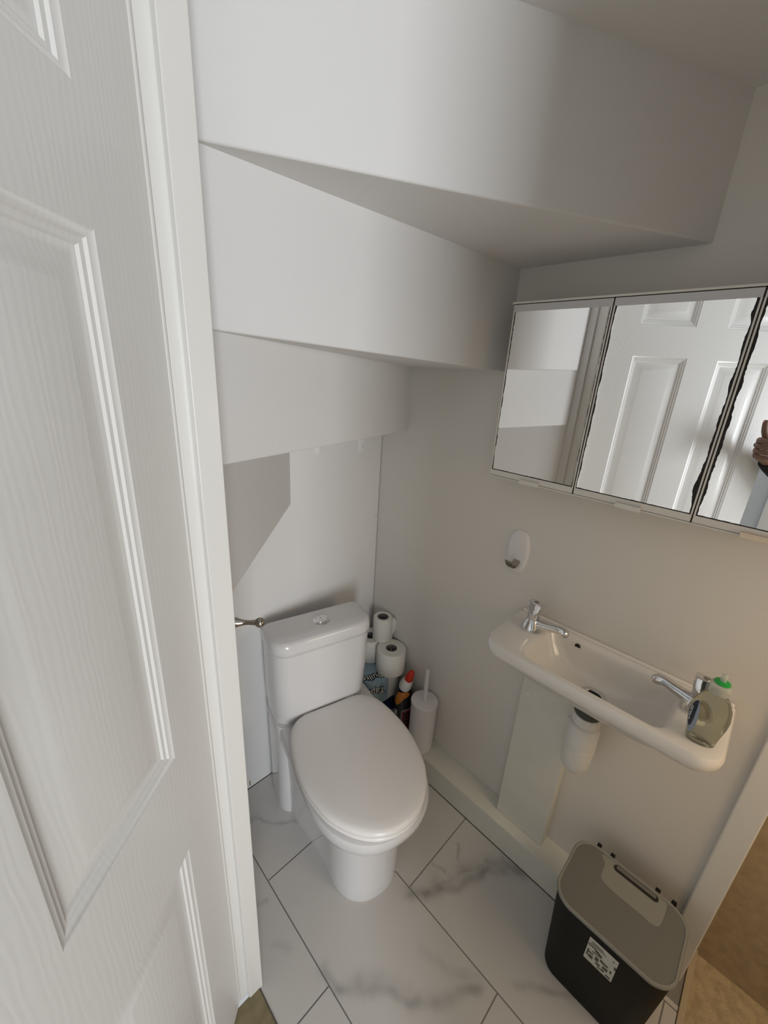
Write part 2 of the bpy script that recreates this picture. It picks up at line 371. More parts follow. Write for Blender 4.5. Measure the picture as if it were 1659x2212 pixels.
cov.build('lid',plastic_white,to,smooth=50)
for s in (-1,1):
    hg=MB(); hg.box((s*.075-.016,-.002,.386),(s*.075+.016,.014,.41)); hg.build('hinge',plastic_white,to,bevel=.004)

# ------------------------------------------------------------------ basin
ba=empty('wash_basin',(XR,.1735,.83))
tag(ba,'small narrow white wall-hung basin with two chrome taps','basin')
def rr(x0,x1,y0,y1,r,z,n=7):
    rb=.010 if x1>-.01 else r; out=[]
    for sx,sy,a0,q in ((1,1,0,rb),(-1,1,PI/2,r),(-1,-1,PI,r),(1,-1,1.5*PI,rb)):
        for i in range(n+1):
            a=a0+PI/2*i/n; out.append(Vector(((x1-q if sx>0 else x0+q)+q*math.cos(a),(y1-q if sy>0 else y0+q)+q*math.sin(a),z)))
    return out
sh=MB()
sh.loft([rr(-.115,-.06,-.035,.035,.025,-.096),rr(-.140,-.055,-.07,.07,.035,-.092),rr(-.163,-.045,-.105,.10,.04,-.080),rr(-.180,-.036,-.125,.122,.040,-.060),rr(-.191,-.030,-.140,.138,.034,-.032),rr(-.1955,-.027,-.147,.146,.030,-.012),rr(-.199,-.023,-.152,.151,.030,-.003),
         rr(-.203,-.018,-.158,.157,.032,0),rr(-.208,-.006,-.232,.232,.042,0.0),rr(-.214,-.001,-.243,.245,.046,-.003),rr(-.218,-.0005,-.247,.249,.048,-.012),rr(-.217,-.0005,-.246,.248,.048,-.03),rr(-.207,-.0005,-.236,.238,.045,-.044),rr(-.193,-.0005,-.20,.20,.05,-.054),
         rr(-.182,-.0005,-.15,.15,.05,-.072),rr(-.16,-.0005,-.11,.11,.05,-.092),rr(-.135,-.02,-.06,.06,.04,-.106)],True,True)
sb=sh.build('bowl',ceramic_old,ba,smooth=38)
lp=MB(); lp.box((-.012,-.241,-.002),(-.0005,.243,.0055)); lp.build('back_ledge',ceramic_old,ba,bevel=.004)
ov=MB(); Mo=Matrix.Translation((-.0275,.0745,-.02))@Matrix.Rotation(-PI/2,4,'Y')
ov.lathe([(.0095,-.003),(.0095,.0015),(.0075,.002),(.007,-.002)],24,Mo,cap1=True); ov.build('overflow_ring',chrome,ba,smooth=40)
od=MB(); od.lathe([(.0068,0),(.0068,.0012)],24,Mo); od.build('overflow_hole',black_seam,ba)
wr=MB(); wr.lathe([(.031,-.0965),(.031,-.0925),(.027,-.0905),(.020,-.093),(.018,-.097)],32,Matrix.Translation((-.087,0,0)),cap0=False,cap1=False); wr.build('waste_ring',chrome,ba,smooth=50)
wh=MB(); wh.lathe([(.0195,-.0955),(.0195,-.0935)],24,Matrix.Translation((-.087,0,0))); wh.build('waste_hole',black_seam,ba)

def make_tap(name,loc,d,label,tilt):
    """d=+1 spout towards +y, -1 towards -y"""
    t=empty(name,loc); tag(t,label,'tap','chrome taps on the basin')
    m=MB(); m.lathe([(.0268,0),(.0268,.002),(.0258,.008),(.0225,.019),(.0185,.028),(.0165,.032)],36); m.build('base',chrome,t,smooth=40)
    m=MB(); L=tilt; sp=[(0,0,.019),(0,.018*d*L,.0215),(0,.04*d*L,.026),(0,.062*d*L,.031),(0,.074*d*L,.0335),(0,.083*d*L,.033),(0,.088*d*L,.029),(0,.0895*d*L,.0235)]
    m.tube(sp,[.0150,.0142,.0125,.0112,.0112,.0124,.0122,.0110],18); m.build('spout',chrome,t,smooth=50)
    m=MB()
    R=[]
    for z,rx,ry,c in ((.029,.0145,.0145,0),(.034,.0158,.0158,0),(.050,.0160,.0165,0),(.058,.0155,.0178,.001),(.070,.0132,.0192,.003),(.0785,.0122,.0190,.0035),(.080,.0105,.0172,.0035)):
        R.append(rrect(c,0,rx,ry,min(rx,ry)*(.98 if z<.055 else .55),z,5))
    m.loft(R); hd=m.build('handle',chrome,t,smooth=30)
    m=MB(); m.lathe([(.0062,.0798),(.0062,.0808),(.005,.0811)],24,Matrix.Translation((.002,0,0))); m.build('cap',steel,hd,smooth=40)
    return t
make_tap('basin_tap',(.955,.355,.83),-1,'chrome basin tap standing alone by the empty basin end',.95)
make_tap('basin_tap',(.950,-.010,.83),1,'chrome basin tap half hidden behind the soap bottle',.86)

# waste trap below the basin
tr=empty('bottle_trap',(.948,.1735,.700))
tag(tr,'white plastic waste trap hanging under the basin','waste trap')
MB().lathe([(.022,.03),(.022,.006),(.033,.004),(.034,-.010),(.030,-.018),(.026,-.02)],32).build('rubber_washer',dark_green,tr,smooth=40)
g=MB(); g.lathe([(.028,-.016),(.0325,-.020),(.0325,-.042),(.029,-.046)],12); g.build('coupling_nut',trap_white,tr,smooth=20,bevel=.001)
g=MB(); g.lathe([(.026,-.044),(.035,-.050),(.0370,-.058),(.0370,-.112),(.0352,-.113),(.0352,-.117),(.0370,-.118),(.0360,-.160),(.033,-.182),(.027,-.194),(.015,-.198)],36); g.build('cup',trap_white,tr,smooth=40)
g=MB(); g.tube([(.02,0,-.09),(.086,0,-.09)],.018,20); g.build('outlet_pipe',trap_white,tr,smooth=50)
g=MB(); g.tube([(0,.030,-.065),(0,.040,-.065)],[.008,.008],12); g.build('lug',trap_white,tr,smooth=50)

# ------------------------------------------------------------------ soap bottle on the basin
so=empty('soap_bottle',(.866,-.030,.83),math.radians(12)); so.scale=(1,1,1.08)
tag(so,'clear soap bottle with green cap on the right end of the basin','bottle')
def ov_ring(a,b_,z,ex=2.6,n=40):
    return [Vector((a*math.copysign(abs(math.cos(2*PI*i/n))**(2/ex),math.cos(2*PI*i/n)),b_*math.copysign(abs(math.sin(2*PI*i/n))**(2/ex),math.sin(2*PI*i/n)),z)) for i in range(n)]
m=MB(); m.loft([ov_ring(.014,.019,.0005),ov_ring(.017,.0225,.003),ov_ring(.0185,.025,.02),ov_ring(.021,.0295,.045),ov_ring(.0215,.0305,.06),ov_ring(.020,.028,.078),ov_ring(.0165,.021,.093),ov_ring(.0145,.0155,.100),ov_ring(.0135,.0135,.106,2)]); m.build('body',soap,so,smooth=50)
m=MB(); m.lathe([(.0150,.1045),(.0155,.106),(.0155,.121),(.0145,.1235),(.0125,.124)],36); m.build('cap',clear_cap,so,smooth=40)
m=MB(); m.lathe([(.0122,.1238),(.0120,.1272),(.0085,.1288)],36); cp=m.build('cap_disc',green_plastic,so,smooth=30)
m=MB(); m.lathe([(.0048,.127),(.0044,.141),(.003,.1425)],24); m.build('nozzle',clear_cap,so,smooth=40)
def oval_patch(w,h,cy,cz,off,mat,name,ang,tilt=0):
    """thin oval label wrapped on the bottle side; ang = direction round the bottle"""
    m=MB(); rings=[]
    def pt(u,v,o):
        uu=u*math.cos(tilt)-v*math.sin(tilt); vv=u*math.sin(tilt)+v*math.cos(tilt)
        z=cz+vv; z_=max(.003,min(z,.1))
        ks=[(.003,.017,.0225),(.02,.0185,.025),(.045,.021,.0295),(.06,.0215,.0305),(.078,.020,.028),(.1,.0145,.0155)]
        for (za,a0,b0),(zb,a1,b1) in zip(ks,ks[1:]):
            if za<=z_<=zb: t=(z_-za)/(zb-za); A=a0+(a1-a0)*t; B=b0+(b1-b0)*t; break
        th=ang+uu/.026; c,s=math.cos(th),math.sin(th); ex=2.6
        return Vector(((A+o)*math.copysign(abs(c)**(2/ex),c),(B+o)*math.copysign(abs(s)**(2/ex),s),z))
    for k in range(7):
        f=k/6; rings.append([pt(w*f*math.cos(2*PI*i/32)+1e-6*k,h*f*math.sin(2*PI*i/32),off) for i in range(32)] if k else [pt(1e-4*math.cos(2*PI*i/32),1e-4*math.sin(2*PI*i/32),off) for i in range(32)])
    m.loft(rings,True,False); return m.build(name,mat,so,smooth=60), pt
pl_,_=oval_patch(.013,.033,0,.050,.0004,label_blue,'label_backing',math.radians(122),.0)
nv,pt=oval_patch(.0085,.027,0,.056,.0008,label_navy,'label',math.radians(118),.0)
tx=bpy.data.curves.new('label_lettering','FONT'); tx.body='carex+'; tx.size=.0105; tx.align_x='CENTER'; tx.align_y='CENTER'; tx.extrude=.0001; tx.materials.append(ink_white)
to_=font_mesh('label_lettering',tx); to_.parent=nv
c0=pt(0,0,.0014); nrm=Vector((math.cos(math.radians(118)),math.sin(math.radians(118)),0)); xa=Vector((0,0,-1)); ya=nrm.cross(xa)
to_.matrix_local=Matrix.Translation(c0)@Matrix((xa,ya,nrm)).transposed().to_4x4()

# ------------------------------------------------------------------ mirror cabinet
XM=.935
cb=empty('mirror_cabinet',(XM,.2,1.42))
tag(cb,'white three-door mirror cabinet with black tarnished edges on the wall','mirror cabinet')
ys=[.534,.3185,.0945,-.130]
zb,zt=1.2195-1.42,1.622-1.42
MB().box((.006,ys[3]-.2-.002,zb),(XR-XM,ys[0]-.2+.004,zt+.004)).build('carcass',cab_frame,cb,bevel=.002)
MB().box((-.001,ys[3]-.2-.002,zt-.0005),(.02,ys[0]-.2+.004,zt+.004)).build('top_edge',cab_frame,cb,bevel=.001)
MB().box((-.001,ys[3]-.2-.002,zb-.003),(.02,ys[0]-.2+.004,zb+.0005)).build('bottom_edge',cab_frame,cb,bevel=.001)
def jag(n,amp,base,prob=.5):
    out=[]; v=base
    for i in range(n):
        out.append(max(.0004,base+amp*(noise.noise(Vector((i*.13,base*999,3)))+.45*noise.noise(Vector((i*1.9,base*777,1))))))
    return out
for k in range(3):
    y1,y0=ys[k]-.2-.0012,ys[k+1]-.2+.0012
    dm=MB(); fr=.0035
    dm.box((.0012,y0,zb+.001),(.006,y1,zt-.001))
    d=dm.build('door',cab_frame,cb)
    MB().box((-.0005,y0,zt-.0165),(.0012,y1,zt-.002)).build('top_rail',cab_rail,d,bevel=.0006)
    MB().box((-.0005,y0,zb+.002),(.0012,y1,zb+.0155)).build('bottom_rail',cab_frame,d,bevel=.0006)
    MB().box((-.0005,y0,zb+.0155),(.0012,y0+.0028,zt-.0165)).build('stile',cab_frame,d)
    MB().box((-.0005,y1-.0028,zb+.0155),(.0012,y1,zt-.0165)).build('stile',cab_frame,d)
    # pane with tarnished margins
    a0,a1,c0,c1=y0+.0028,y1-.0028,zb+.0155,zt-.0165
    nn=90; pm=MB()
    lw=jag(nn,.0022,.0034 if k else .0018); rw=jag(nn,.0022,.0016 if k==0 else (.0032 if k==1 else .002))
    if k==1:
        for i in range(nn):
            f=i/nn; rw[i]+=.0045*math.exp(-((f-.15)/.09)**2)+.003*math.exp(-((f-.93)/.03)**2); lw[i]*=.75
    if k==2:
        for i in range(nn): lw[i]*=1.25
    bw=[.0018+.0014*abs(noise.noise(Vector((i*.3,k,5)))) for i in range(41)]
    for i in range(nn-1):
        z0=c0+(c1-c0)*i/(nn-1); z1=c0+(c1-c0)*(i+1)/(nn-1)
        cols=[(a1,a1),(a1-lw[i],a1-lw[i+1]),(a0+rw[i],a0+rw[i+1]),(a0,a0)]
        for q in range(3):
            (p0,p1),(r0,r1)=cols[q],cols[q+1]
            pm.add([(.0009,p0,z0),(.0009,r0,z0),(.0009,r1,z1),(.0009,p1,z1)],[(0,1,2,3)],0 if q==1 else 1)
    for i in range(40):
        u0=a0+(a1-a0)*i/40; u1=a0+(a1-a0)*(i+1)/40
        pm.add([(.0007,u0,c0),(.0007,u1,c0),(.0007,u1,c0+bw[i+1]),(.0007,u0,c0+bw[i])],[(0,1,2,3)],1)
    pane=pm.build('mirror_pane',[mirror_m,tarnish],d)
    yc=[.4225,.2035,-.003][k]-.2; hw=[.0245,.0245,.0245][k]
    MB().box((-.009,yc-hw,zb-.004),(.001,yc+hw,zb+.0075)).build('handle',cab_tab_warm_lit if k==2 else cab_frame,d,bevel=.002)
for y in (.3185,.0945):
    MB().box((-.0002,y-.2-.0015,zb),(.0055,y-.2+.0015,zt)).build('door_gap',black_seam,cb)
MB().box((-.0002,ys[3]-.2,zt-.002),(.0055,ys[0]-.2,zt-.0008)).build('door_gap',black_seam,cb)

# ------------------------------------------------------------------ hooks
hk=empty('adhesive_hook',(XR+.0015,.464,.993)); tag(hk,'large white adhesive wall hook with a steel hook above the basin','hook')
m=MB(); R=[]
for x,s in ((0,1),(-.004,1),(-.0065,.95),(-.0085,.85),(-.009,.7)):
    ring=[]
    for i in range(36):
        a=2*PI*i/36; c,s_=math.cos(a),math.sin(a)
        w=.0325*(1 if s_>0 else 1-.12*(-s_)); ring.append(Vector((x,w*s*math.copysign(abs(c)**.72,c),.066*s*math.copysign(abs(s_)**.8,s_)-(1-s)*.004)))
    R.append(ring)
m.loft(R); m.build('backplate',hook_white,hk,smooth=50)
m=MB(); Rr=[]
pth=[(-.006,-.004,-.016),(-.011,-.003,-.030),(-.019,-.001,-.041),(-.028,.002,-.042),(-.035,.005,-.034),(-.039,.007,-.020)]
for i,p in enumerate(pth):
    w=[.009,.011,.009,.0085,.010,.012][i]; p=Vector(p)
    dvec=(Vector(pth[min(i+1,5)])-Vector(pth[max(i-1,0)])).normalized(); nrm=dvec.cross(Vector((0,1,0))).normalized()
    Rr.append([p+Vector((0,w,0))-nrm*.001,p+Vector((0,w,0))+nrm*.001,p-Vector((0,w,0))+nrm*.001,p-Vector((0,w,0))-nrm*.001])
m.loft(Rr); m.build('prong',steel,hk,bevel=.0006)
for (x,zc,lab,sq) in ((.754,1.226,'rounded white wall hook above the cistern under the stair edge',0),(.933,1.219,'square-ended white wall hook nearest the corner under the stair edge',1)):
    k_=empty('wall_hook',(x,YB,zc)); tag(k_,lab,'hook','small white hooks on the back wall')
    m=MB(); m.loft([[Vector((p.x,y,p.y)) for p in rrect(0,0,.0125*s,.030*s,.012 if not sq else .006,0,6)] for y,s in ((0,1),(-.003,1),(-.0045,.9))]); m.build('plate',hook_white,k_,smooth=40)
    m=MB(); m.loft([[Vector((p.x-.001,y,p.y+.006)) for p in rrect(0,0,.007*s,.014*s,.006,0,6)] for y,s in ((-.003,1),(-.009,1),(-.012,.75))]); m.build('prong',hook_white,k_,smooth=40)
    if sq:
        m=MB(); m.box((.003,-.0052,-.012),(.0045,-.0044,-.005)); m.build('screw_hole',black_seam,k_)
# knob on the left wall
kn=empty('towel_knob',(.25,.687,.985)); tag(kn,'polished metal knob sticking out from behind the door post','knob')
MB().lathe([(.013,-.0),(.013,.008),(.007,.010),(.007,.014)],32,Matrix.Rotation(PI/2,4,'Y')).build('rose',knob_metal,kn,smooth=40)
Mk=Matrix.Rotation(math.radians(-40),4,'Z')@Matrix.Rotation(PI/2,4,'Y')
MB().lathe([(.0075,.005),(.0080,.036),(.0060,.038),(.0060,.040),(.0105,.0405),(.0098,.044),(.0070,.052),(.0050,.061),(.0045,.068),(.0050,.076),(.0062,.083)],32,Mk).build('stem',knob_metal,kn,smooth=40)
prof=[(.0100*math.sin(a),.0895-.0100*math.cos(a)) for a in [PI*i/16 for i in range(1,16)]]
MB().lathe(prof,32,Mk).build('ball',knob_metal,kn,smooth=60)

# ------------------------------------------------------------------ paper rolls, pack, bottle, brush
def paper_roll(name,loc,r,h,core,label,group,flap=0):
    t=empty(name,loc); tag(t,label,'toilet roll',group)
    n=48; m=MB(); ri=core
    prof=[(ri,.001),(r-.004,0),(r,.004),(r,h-.004),(r-.004,h),(ri+.001,h-.0005),(ri,h-.002)]
    m.lathe(prof,n,cap0=False,cap1=False); m.build('tissue',paper,t,smooth=45)
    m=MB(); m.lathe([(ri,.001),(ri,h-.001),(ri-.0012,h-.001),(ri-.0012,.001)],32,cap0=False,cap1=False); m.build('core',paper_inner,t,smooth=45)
    return t
paper_roll('toilet_roll',(.975,.868,.3555),.057,.0985,.0215,'full toilet roll nearest the brush, standing on the blue pack','toilet rolls stacked in the corner')
paper_roll('toilet_roll',(.967,.978,.3555),.0535,.0985,.0215,'full toilet roll deepest in the corner, half hidden by the cistern','toilet rolls stacked in the corner')
r3=paper_roll('toilet_roll',(.988,.936,.4548),.0375,.1,.0215,'thin half-used toilet roll with a loose sheet, on top','toilet rolls stacked in the corner')
m=MB(); nU,nV=10,24
for j_ in range(nV+1):
    v=j_/nV; z=.096-.128*v
    pk_=v/.30 if v<.30 else max(0,(.62-v)/.32); width=.003+.036*pk_ if v<.62 else .003
    for i in range(nU+1):
        u=i/nU
        p=Vector((.0285,-.0255,z))+Vector((.80,-.18,-.12)).normalized()*width*u+Vector((-.35,-.30,0))*.006*math.sin(u*3.1+v*2)*pk_
        t=max(0,(v-.62)/.38); p+=Vector((-.037,-.036,0))*t**.9
        m.v.append(p)
for j_ in range(nV):
    for i in range(nU): m.f.append([j_*(nU+1)+i,j_*(nU+1)+i+1,(j_+1)*(nU+1)+i+1,(j_+1)*(nU+1)+i]); m.mi.append(0)
fl=m.build('loose_sheet',paper,r3,smooth=80); sd=fl.modifiers.new('thick','SOLIDIFY'); sd.thickness=.0006

pk=empty('toilet_roll_pack',(.938,.936,0)); tag(pk,'wrapped pack of toilet rolls in blue film behind the cistern','toilet roll pack')
# wrapped block: 2 x 2 rolls wide, three high; bulging film
def pack_ring(z,k=1):
    out=[]; r=.0475; n=72
    for i in range(n):
        a=2*PI*i/n; d=Vector((math.cos(a),math.sin(a)))
        best=0
        for cx,cy in ((.045,.047),(-.045,.047),(-.045,-.047),(.045,-.047)):
            b_=d.x*cx+d.y*cy; c_=cx*cx+cy*cy-(r*k)**2; D=b_*b_-c_
            if D>=0: best=max(best,b_+math.sqrt(D))
        hull=min(1/max(abs(d.x)/.0925,1e-6),1/max(abs(d.y)/.0945,1e-6)); best=max(best,min(hull,.0985+.004)*.985*k)
        out.append(Vector((d.x*best,d.y*best,z)))
    return out
levels=[(0.,.93),(.008,.985),(.06,1.0),(.108,.985),(.116,.965),(.124,.985),(.17,1.0),(.222,.985),(.232,.965),(.240,.985),(.29,1.0),(.342,.985),(.3545,.92)]
zz=[]; mats=[]
m=MB(); m.loft([pack_ring(z,k) for z,k in levels])
n=72
# colour bands of the film by face
mi=[]
for fi,f in enumerate(m.f):
    c=sum((m.v[i] for i in f),Vector())/len(f); ang=math.degrees(math.atan2(c.y,c.x))
    if c.z>.2455: mi.append(0 if -172<ang<-84 or ang>170 else 2)
    elif c.z>.165: mi.append(1)
    else: mi.append(2)
m.mi=mi; pbody=m.build('wrapper',[film_blue,film_navy,film_white],pk,smooth=50)
def text_obj(name,body,size,mat,parent,M,outline=0,ext=.0002):
    t=bpy.data.curves.new(name,'FONT'); t.body=body; t.size=size; t.align_x='CENTER'; t.align_y='CENTER'; t.extrude=ext; t.offset=outline; t.materials.append(mat)
    o=font_mesh(name,t); o.parent=parent; o.matrix_local=M; return o
# printed lettering, pack standing upside down, on the face towards the toilet front (-y) 
nrm=Vector((-.35,-.936,0)).normalized(); xa=Vector((nrm.y,-nrm.x,0)); ya=Vector((0,0,-1))
for k_,(word,c0,yy,nn_) in enumerate((('Tapler',Vector((-.045,-.0985,.322))+xa*.030,ya,nrm),('Quilted',Vector((-.052,-.055,.3552)),Vector((nrm.x,nrm.y,0)),Vector((0,0,1))))):
    R3=Matrix((xa,yy,nn_)).transposed().to_4x4()
    text_obj('lettering',word,.038,ink_black,pbody,Matrix.Translation(c0+nn_*.0008)@R3,.0035)
    text_obj('lettering',word,.038,ink_white,pbody,Matrix.Translation(c0+nn_*.0013)@R3,.0)

# toilet cleaner bottle
bo=empty('cleaner_bottle',(.984,.793,.10),math.radians(-35)); bo.scale=(1.1,1.1,1.04); tag(bo,'black toilet cleaner bottle with white and red cap between roll pack and brush','bottle')
m=MB(); m.loft([ov_ring(.030,.022,0),ov_ring(.034,.026,.004),ov_ring(.035,.027,.04),ov_ring(.034,.026,.13),ov_ring(.033,.025,.16),ov_ring(.028,.022,.185),ov_ring(.019,.018,.20),ov_ring(.014,.014,.207,2)]); m.build('body',bottle_black,bo,smooth=50)
Mt=Matrix.Translation((0,0,.205))@Matrix.Rotation(math.radians(14),4,'Y')@Matrix.Rotation(math.radians(8),4,'X')
m=MB(); m.lathe([(.0200,-.006),(.0225,.0),(.0225,.016),(.0180,.036),(.0140,.038)],10,Mt); m.build('cap',cap_white,bo,bevel=.001)
m=MB(); m.lathe([(.0135,.036),(.0150,.040),(.0140,.056),(.0112,.072),(.007,.080)],24,Mt); m.build('spout',red_plastic,bo,smooth=45)
def on_bottle(u,z,off):   # u = angle on the bottle
    ks=[(.0,.034,.026),(.04,.035,.027),(.13,.034,.026),(.16,.033,.025),(.185,.028,.022),(.2,.019,.018)]
    for (za,a0,b0),(zb_,a1,b1) in zip(ks,ks[1:]):
        if za<=z<=zb_: t=(z-za)/(zb_-za); A=a0+(a1-a0)*t+off; B=b0+(b1-b0)*t+off; break
    c,s=math.cos(u),math.sin(u); ex=2.6
    return Vector((A*math.copysign(abs(c)**(2/ex),c),B*math.copysign(abs(s)**(2/ex),s),z))
def wrap_label(name,poly,off,mat,parent):
    """poly: list of (angle deg, z); filled as a fan grid around its centre"""
    c=(sum(p[0] for p in poly)/len(poly),sum(p[1] for p in poly)/len(poly)); dense=[]
    for a,b_ in zip(poly,poly[1:]+poly[:1]):
        for i in range(6): dense.append((a[0]+(b_[0]-a[0])*i/6,a[1]+(b_[1]-a[1])*i/6))
    m=MB(); rings=[]
    for k in range(5):
        f=max(.01,k/4); rings.append([on_bottle(math.radians(c[0]+(p[0]-c[0])*f),c[1]+(p[1]-c[1])*f,off) for p in dense])
    m.loft(rings,True,False); return m.build(name,mat,parent,smooth=60)
A0=-92
wrap_label('collar_label',[(A0-75,.150),(A0-70,.192),(A0+20,.197),(A0+40,.185),(A0+10,.165),(A0-20,.155),(A0-50,.140)],.0006,orange_label,bo)
wrap_label('collar_swirl',[(A0-25,.150),(A0-5,.170),(A0+40,.192),(A0+60,.18),(A0+50,.158),(A0+10,.145)],.0009,bottle_black,bo)
fb=wrap_label('front_label_border',[(A0-12,.02),(A0-12,.118),(A0+60,.135),(A0+60,.02)],.0006,label_grey,bo)
fr_=wrap_label('front_label',[(A0-9,.023),(A0-9,.114),(A0+60,.131),(A0+60,.023)],.0009,dark_red,bo)
for zz_ in (.095,.078,.060,.042):
    wrap_label('label_stripe',[(A0-2,zz_),(A0+2,zz_+.011),(A0+50,zz_+.018),(A0+50,zz_+.006)],.0012,bottle_black,fr_)
wrap_label('barcode',[(A0-75,.098),(A0-72,.118),(A0-40,.118),(A0-40,.098)],.0006,label_grey,bo)
wrap_label('small_print',[(A0-75,.060),(A0-72,.085),(A0-35,.085),(A0-35,.060)],.0006,label_grey,bo)

# toilet brush
br=empty('toilet_brush',(.979,.690,.10)); br.scale=(1,1,1.045); tag(br,'white round toilet brush holder with brush, standing on the plinth','toilet brush')
MB().lathe([(.041,0),(.044,.003),(.0465,.02),(.0485,.19),(.0485,.209)],48).build('holder',brush_white,br,smooth=40)
MB().lathe([(.0495,.208),(.0500,.210),(.0500,.2145),(.0485,.2165),(.02,.2185),(.009,.219)],48).build('lid',brush_white,br,smooth=40)
MB().lathe([(.0098,.218),(.0098,.222),(.0085,.228),(.0083,.29),(.0070,.335),(.0074,.342),(.0060,.345)],24).build('handle',brush_white,br,smooth=40)

# ------------------------------------------------------------------ bin
bn=empty('waste_bin',(.867,-.013,0)); bn.scale=(1,1.03,1); tag(bn,'black plastic bin with grey lid standing on the floor tiles','bin')
bz=.292
def br_(hx,hy,r,z): return rrect(0,0,hx,hy,r,z,8)
MB().loft([br_(.073,.102,.035,.0),br_(.076,.105,.038,.004),br_(.093,.119,.045,bz-.006),br_(.094,.120,.045,bz-.002)]).build('bucket',bin_black,bn,smooth=40)
MB().loft([br_(.088,.114,.040,bz-.004),br_(.0955,.1215,.046,bz-.004),br_(.097,.123,.047,bz),br_(.097,.123,.047,bz+.004),br_(.095,.121,.046,bz+.0065),br_(.092,.118,.044,bz+.006),br_(.0905,.1165,.043,bz+.003)]).build('rim',bin_rim,bn,smooth=50)
# lid pressed in: dips towards a hand slot at the back edge
m=MB(); nx,ny=44,56
def lidz(x,y):
    d=((y+.012)/.066)**2; t=max(0,min(1,(x-.012)/.05)); e=max(0,min(1,(.0905-x)/.008)); q=max(0,1-d)
    return bz+.0035-.013*(q*q*(3-2*q))**.6*(t*t*(3-2*t))*e
out=[]
ro=br_(.0915,.1175,.0435,0)
for p,q in zip(ro,ro[1:]+ro[:1]):
    for k in range(4): out.append(p+(q-p)*k/4)
rows=[]
for k in range(60):
    f=1-k/60; rows.append([Vector((p.x*f,p.y*f,lidz(p.x*f,p.y*f))) for p in out])
m.loft(rows,False,True); m.build('lid',bin_grey,bn,smooth=60)
def slot_pts(hw,r,x0,n=8):
    return [Vector((x0+r*math.sin(a),(hw-r)+r*math.cos(a)) ) for a in [-PI/2*0+PI*i/n-PI/2*0 for i in range(n+1)]]
m=MB(); sl=rrect(.079,-.012,.0085,.048,.008,0,6)
m.prism([(p.x,p.y) for p in sl],bz-.002,bz+.0046); m.build('hand_slot',black_seam,bn)
m=MB(); sl2=rrect(.0815,-.012,.0042,.043,.004,0,6)
m.prism([(p.x,p.y) for p in sl2],bz-.002,bz+.0049); m.build('slot_lip',bin_grey,bn)
for y in (.078,.046,-.054,-.087):
    MB().box((.097,y-.005,bz-.006),(.108,y+.005,bz+.006)).build('hinge_clip',bin_black,bn,bevel=.002)
# sticker on the front (towards -x); slanted wall
def front(y,z,off):
    t=(z-.004)/(bz-.01); return Vector((-(.076+.017*t)-off,y,z))
def patch(name,y0,y1,z0,z1,off,mat,parent): 
    return MB().add([front(y0,z0,off),front(y1,z0,off),front(y1,z1,off),front(y0,z1,off),front(y0,z0,off-.0006),front(y1,z0,off-.0006),front(y1,z1,off-.0006),front(y0,z1,off-.0006)],[(0,1,2,3),(4,5,6,7),(0,1,5,4),(1,2,6,5),(2,3,7,6),(3,0,4,7)]).build(name,mat,parent)
ys0,ys1,zs0,zs1=-.031,.028,.182,.266
sk=patch('sticker',ys0,ys1,zs0,zs1,.0012,sticker,bn)
ink=MB()
def ik(u0,u1,v0,v1):
    a=[front(ys1-(ys1-ys0)*u,zs1-(zs1-zs0)*v,.0016) for u,v in ((u0,v0),(u1,v0),(u1,v1),(u0,v1))]; ink.add(a,[(0,1,2,3)])
for q in ((.10,.50,.10,.125),(.12,.55,.15,.17),(.05,.62,.20,.225),(.02,.30,.27,.33),(.28,.42,.30,.40),(.40,.52,.34,.46),(.83,.90,.13,.17),
          (.06,.26,.56,.62),(.05,.1,.5,.8),(.12,.28,.68,.82),(.34,.46,.55,.72),(.40,.55,.75,.84),(.50,.60,.50,.60),(.58,.78,.52,.60),(.62,.80,.66,.78),(.60,.72,.82,.90),(.78,.94,.88,.95),(.86,.92,.58,.70),(.93,1.0,.30,.42),(.48,.58,.88,.93),(.2,.45,.44,.46),(.2,.4,.48,.5)): ik(*q)
ink.build('print',sticker_ink,sk)

# ------------------------------------------------------------------ hand reflected in the mirror
skin_m=new_mat('brown_skin',(.20,.115,.075),.55,bump=(260,260,260),bump_strength=.2,bump_dist=.001)
nail_m=new_mat('pink_nail',(.36,.16,.13),.35)
black_cloth=new_mat('black_sleeve_cloth',(.012,.012,.013),.9,bump=(500,500,500),bump_strength=.4,bump_dist=.001)
ps=empty('person',(-.47,-.21,.99)); tag(ps,'hand on a black sleeve, seen only in the mirror at its right edge','person')
SH=Vector((-.17,.008,-.016))
hv=[];he=[];hr=[]
O=Vector((-.47,-.21,.99))-SH
def hp(p,r,par):
    hv.append(Vector(p)-O); hr.append(r)
    if par is not None: he.append((par,len(hv)-1))
    return len(hv)-1
w0=hp((-.125,.030,1.225),.027,None); e0=hp((-.20,-.075,1.13),.035,w0); hp((-.26,-.16,1.05),.040,e0)
pm_=hp((-.075,.056,1.262),.030,w0)
for k,(z,Lk,r) in enumerate(((1.313,.95,.0098),(1.294,1.0,.0102),(1.274,.95,.0098),(1.256,.82,.0088))):
    kn_=hp((-.028,.082-.004*abs(k-1),z),.0135,pm_)
    a_=hp((.006*Lk+.004,.074,z-.001),r,kn_); b_=hp((.022*Lk,.046,z-.002),r*.95,a_); c_=hp((.008,.022,z-.003),r*.85,b_); hp((-.012,.020,z-.003),r*.75,c_)
t1=hp((-.052,.058,1.312),.0150,pm_); t2=hp((-.030,.074,1.345),.0118,t1); t3=hp((-.014,.079,1.375),.0100,t2); hp((-.010,.079,1.386),.008,t3)
me=bpy.data.meshes.new('hand'); me.from_pydata([tuple(v) for v in hv],he,[]); me.materials.append(skin_m)
hd=bpy.data.objects.new('hand',me); C.objects.link(hd); hd.parent=ps
m=hd.modifiers.new('skin','SKIN'); m.use_smooth_shade=True
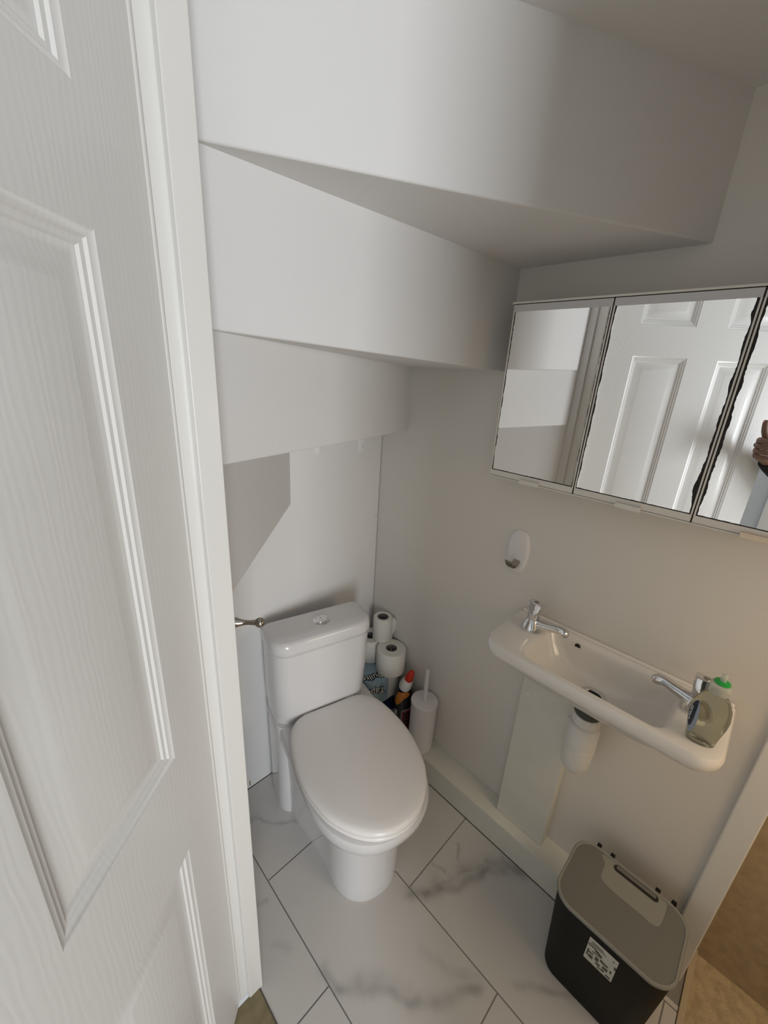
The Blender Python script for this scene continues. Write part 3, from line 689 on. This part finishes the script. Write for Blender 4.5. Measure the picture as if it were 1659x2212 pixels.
for i,v in enumerate(me.skin_vertices[0].data): v.radius=(hr[i],hr[i]); v.use_root=(i==0)
m=hd.modifiers.new('sub','SUBSURF'); m.levels=2; m.render_levels=2
m=MB(); m.tube([Vector(p)-O for p in ((-.116,.037,1.233),(-.128,.026,1.221),(-.20,-.075,1.13),(-.26,-.16,1.05),(-.30,-.218,1.006))],[.034,.037,.043,.050,.053],24); m.build('sleeve',black_cloth,hd,smooth=60)
m=MB(); m.lathe([(.0001,.0012),(.004,.0010),(.0055,0)],16,Matrix.Translation(Vector((-.003,.083,1.381))-O)@Vector((.6,.7,.2)).to_track_quat('Z','Y').to_matrix().to_4x4()); m.build('thumb_nail',nail_m,hd,smooth=60)

# ------------------------------------------------------------------ camera
cam=bpy.data.cameras.new('camera'); co=bpy.data.objects.new('camera',cam); C.objects.link(co)
Mc=((0.711488,-0.70044186,0.05626746),(-0.19322179,-0.27199731,-0.94269974),(0.67561096,0.65984745,-0.32886345))
r,d_,f_=[Vector(v) for v in Mc]
Rm=Matrix((r,-d_,-f_)).transposed()
co.matrix_world=Matrix.Translation((0,0,1.46))@Rm.to_4x4()
cam.sensor_fit='AUTO'; cam.sensor_width=36; cam.lens=873.77/2212*36; cam.clip_start=.01
bpy.context.scene.camera=co

# ------------------------------------------------------------------ light
def area(name,loc,target,sx,sy,power,col):
    l=bpy.data.lights.new(name,'AREA'); l.shape='RECTANGLE'; l.size=sx; l.size_y=sy; l.energy=power; l.color=col
    o=bpy.data.objects.new(name,l); C.objects.link(o); o.location=loc
    o.rotation_euler=(Vector(target)-Vector(loc)).to_track_quat('-Z','Y').to_euler(); return o
area('hall_window_light',(-.92,-2.2,1.14),(.42,.75,1.25),.8,1.3,46.5,(.94,.97,1.))
area('lobby_warm_fill',(.82,-.68,1.25),(.95,-.3,.0),.5,.5,3.6,(1.,.80,.56))  # added warm fill in the lobby; the source of this warmth is unknown
w=bpy.data.worlds.new('world'); bpy.context.scene.world=w; w.use_nodes=True
bg=w.node_tree.nodes['Background']; bg.inputs['Color'].default_value=(.92,.96,1,1); bg.inputs['Strength'].default_value=.47
vs=bpy.context.scene.view_settings; vs.view_transform='Standard'; vs.look='None'; vs.gamma=1; vs.use_curve_mapping=False; vs.exposure=.12
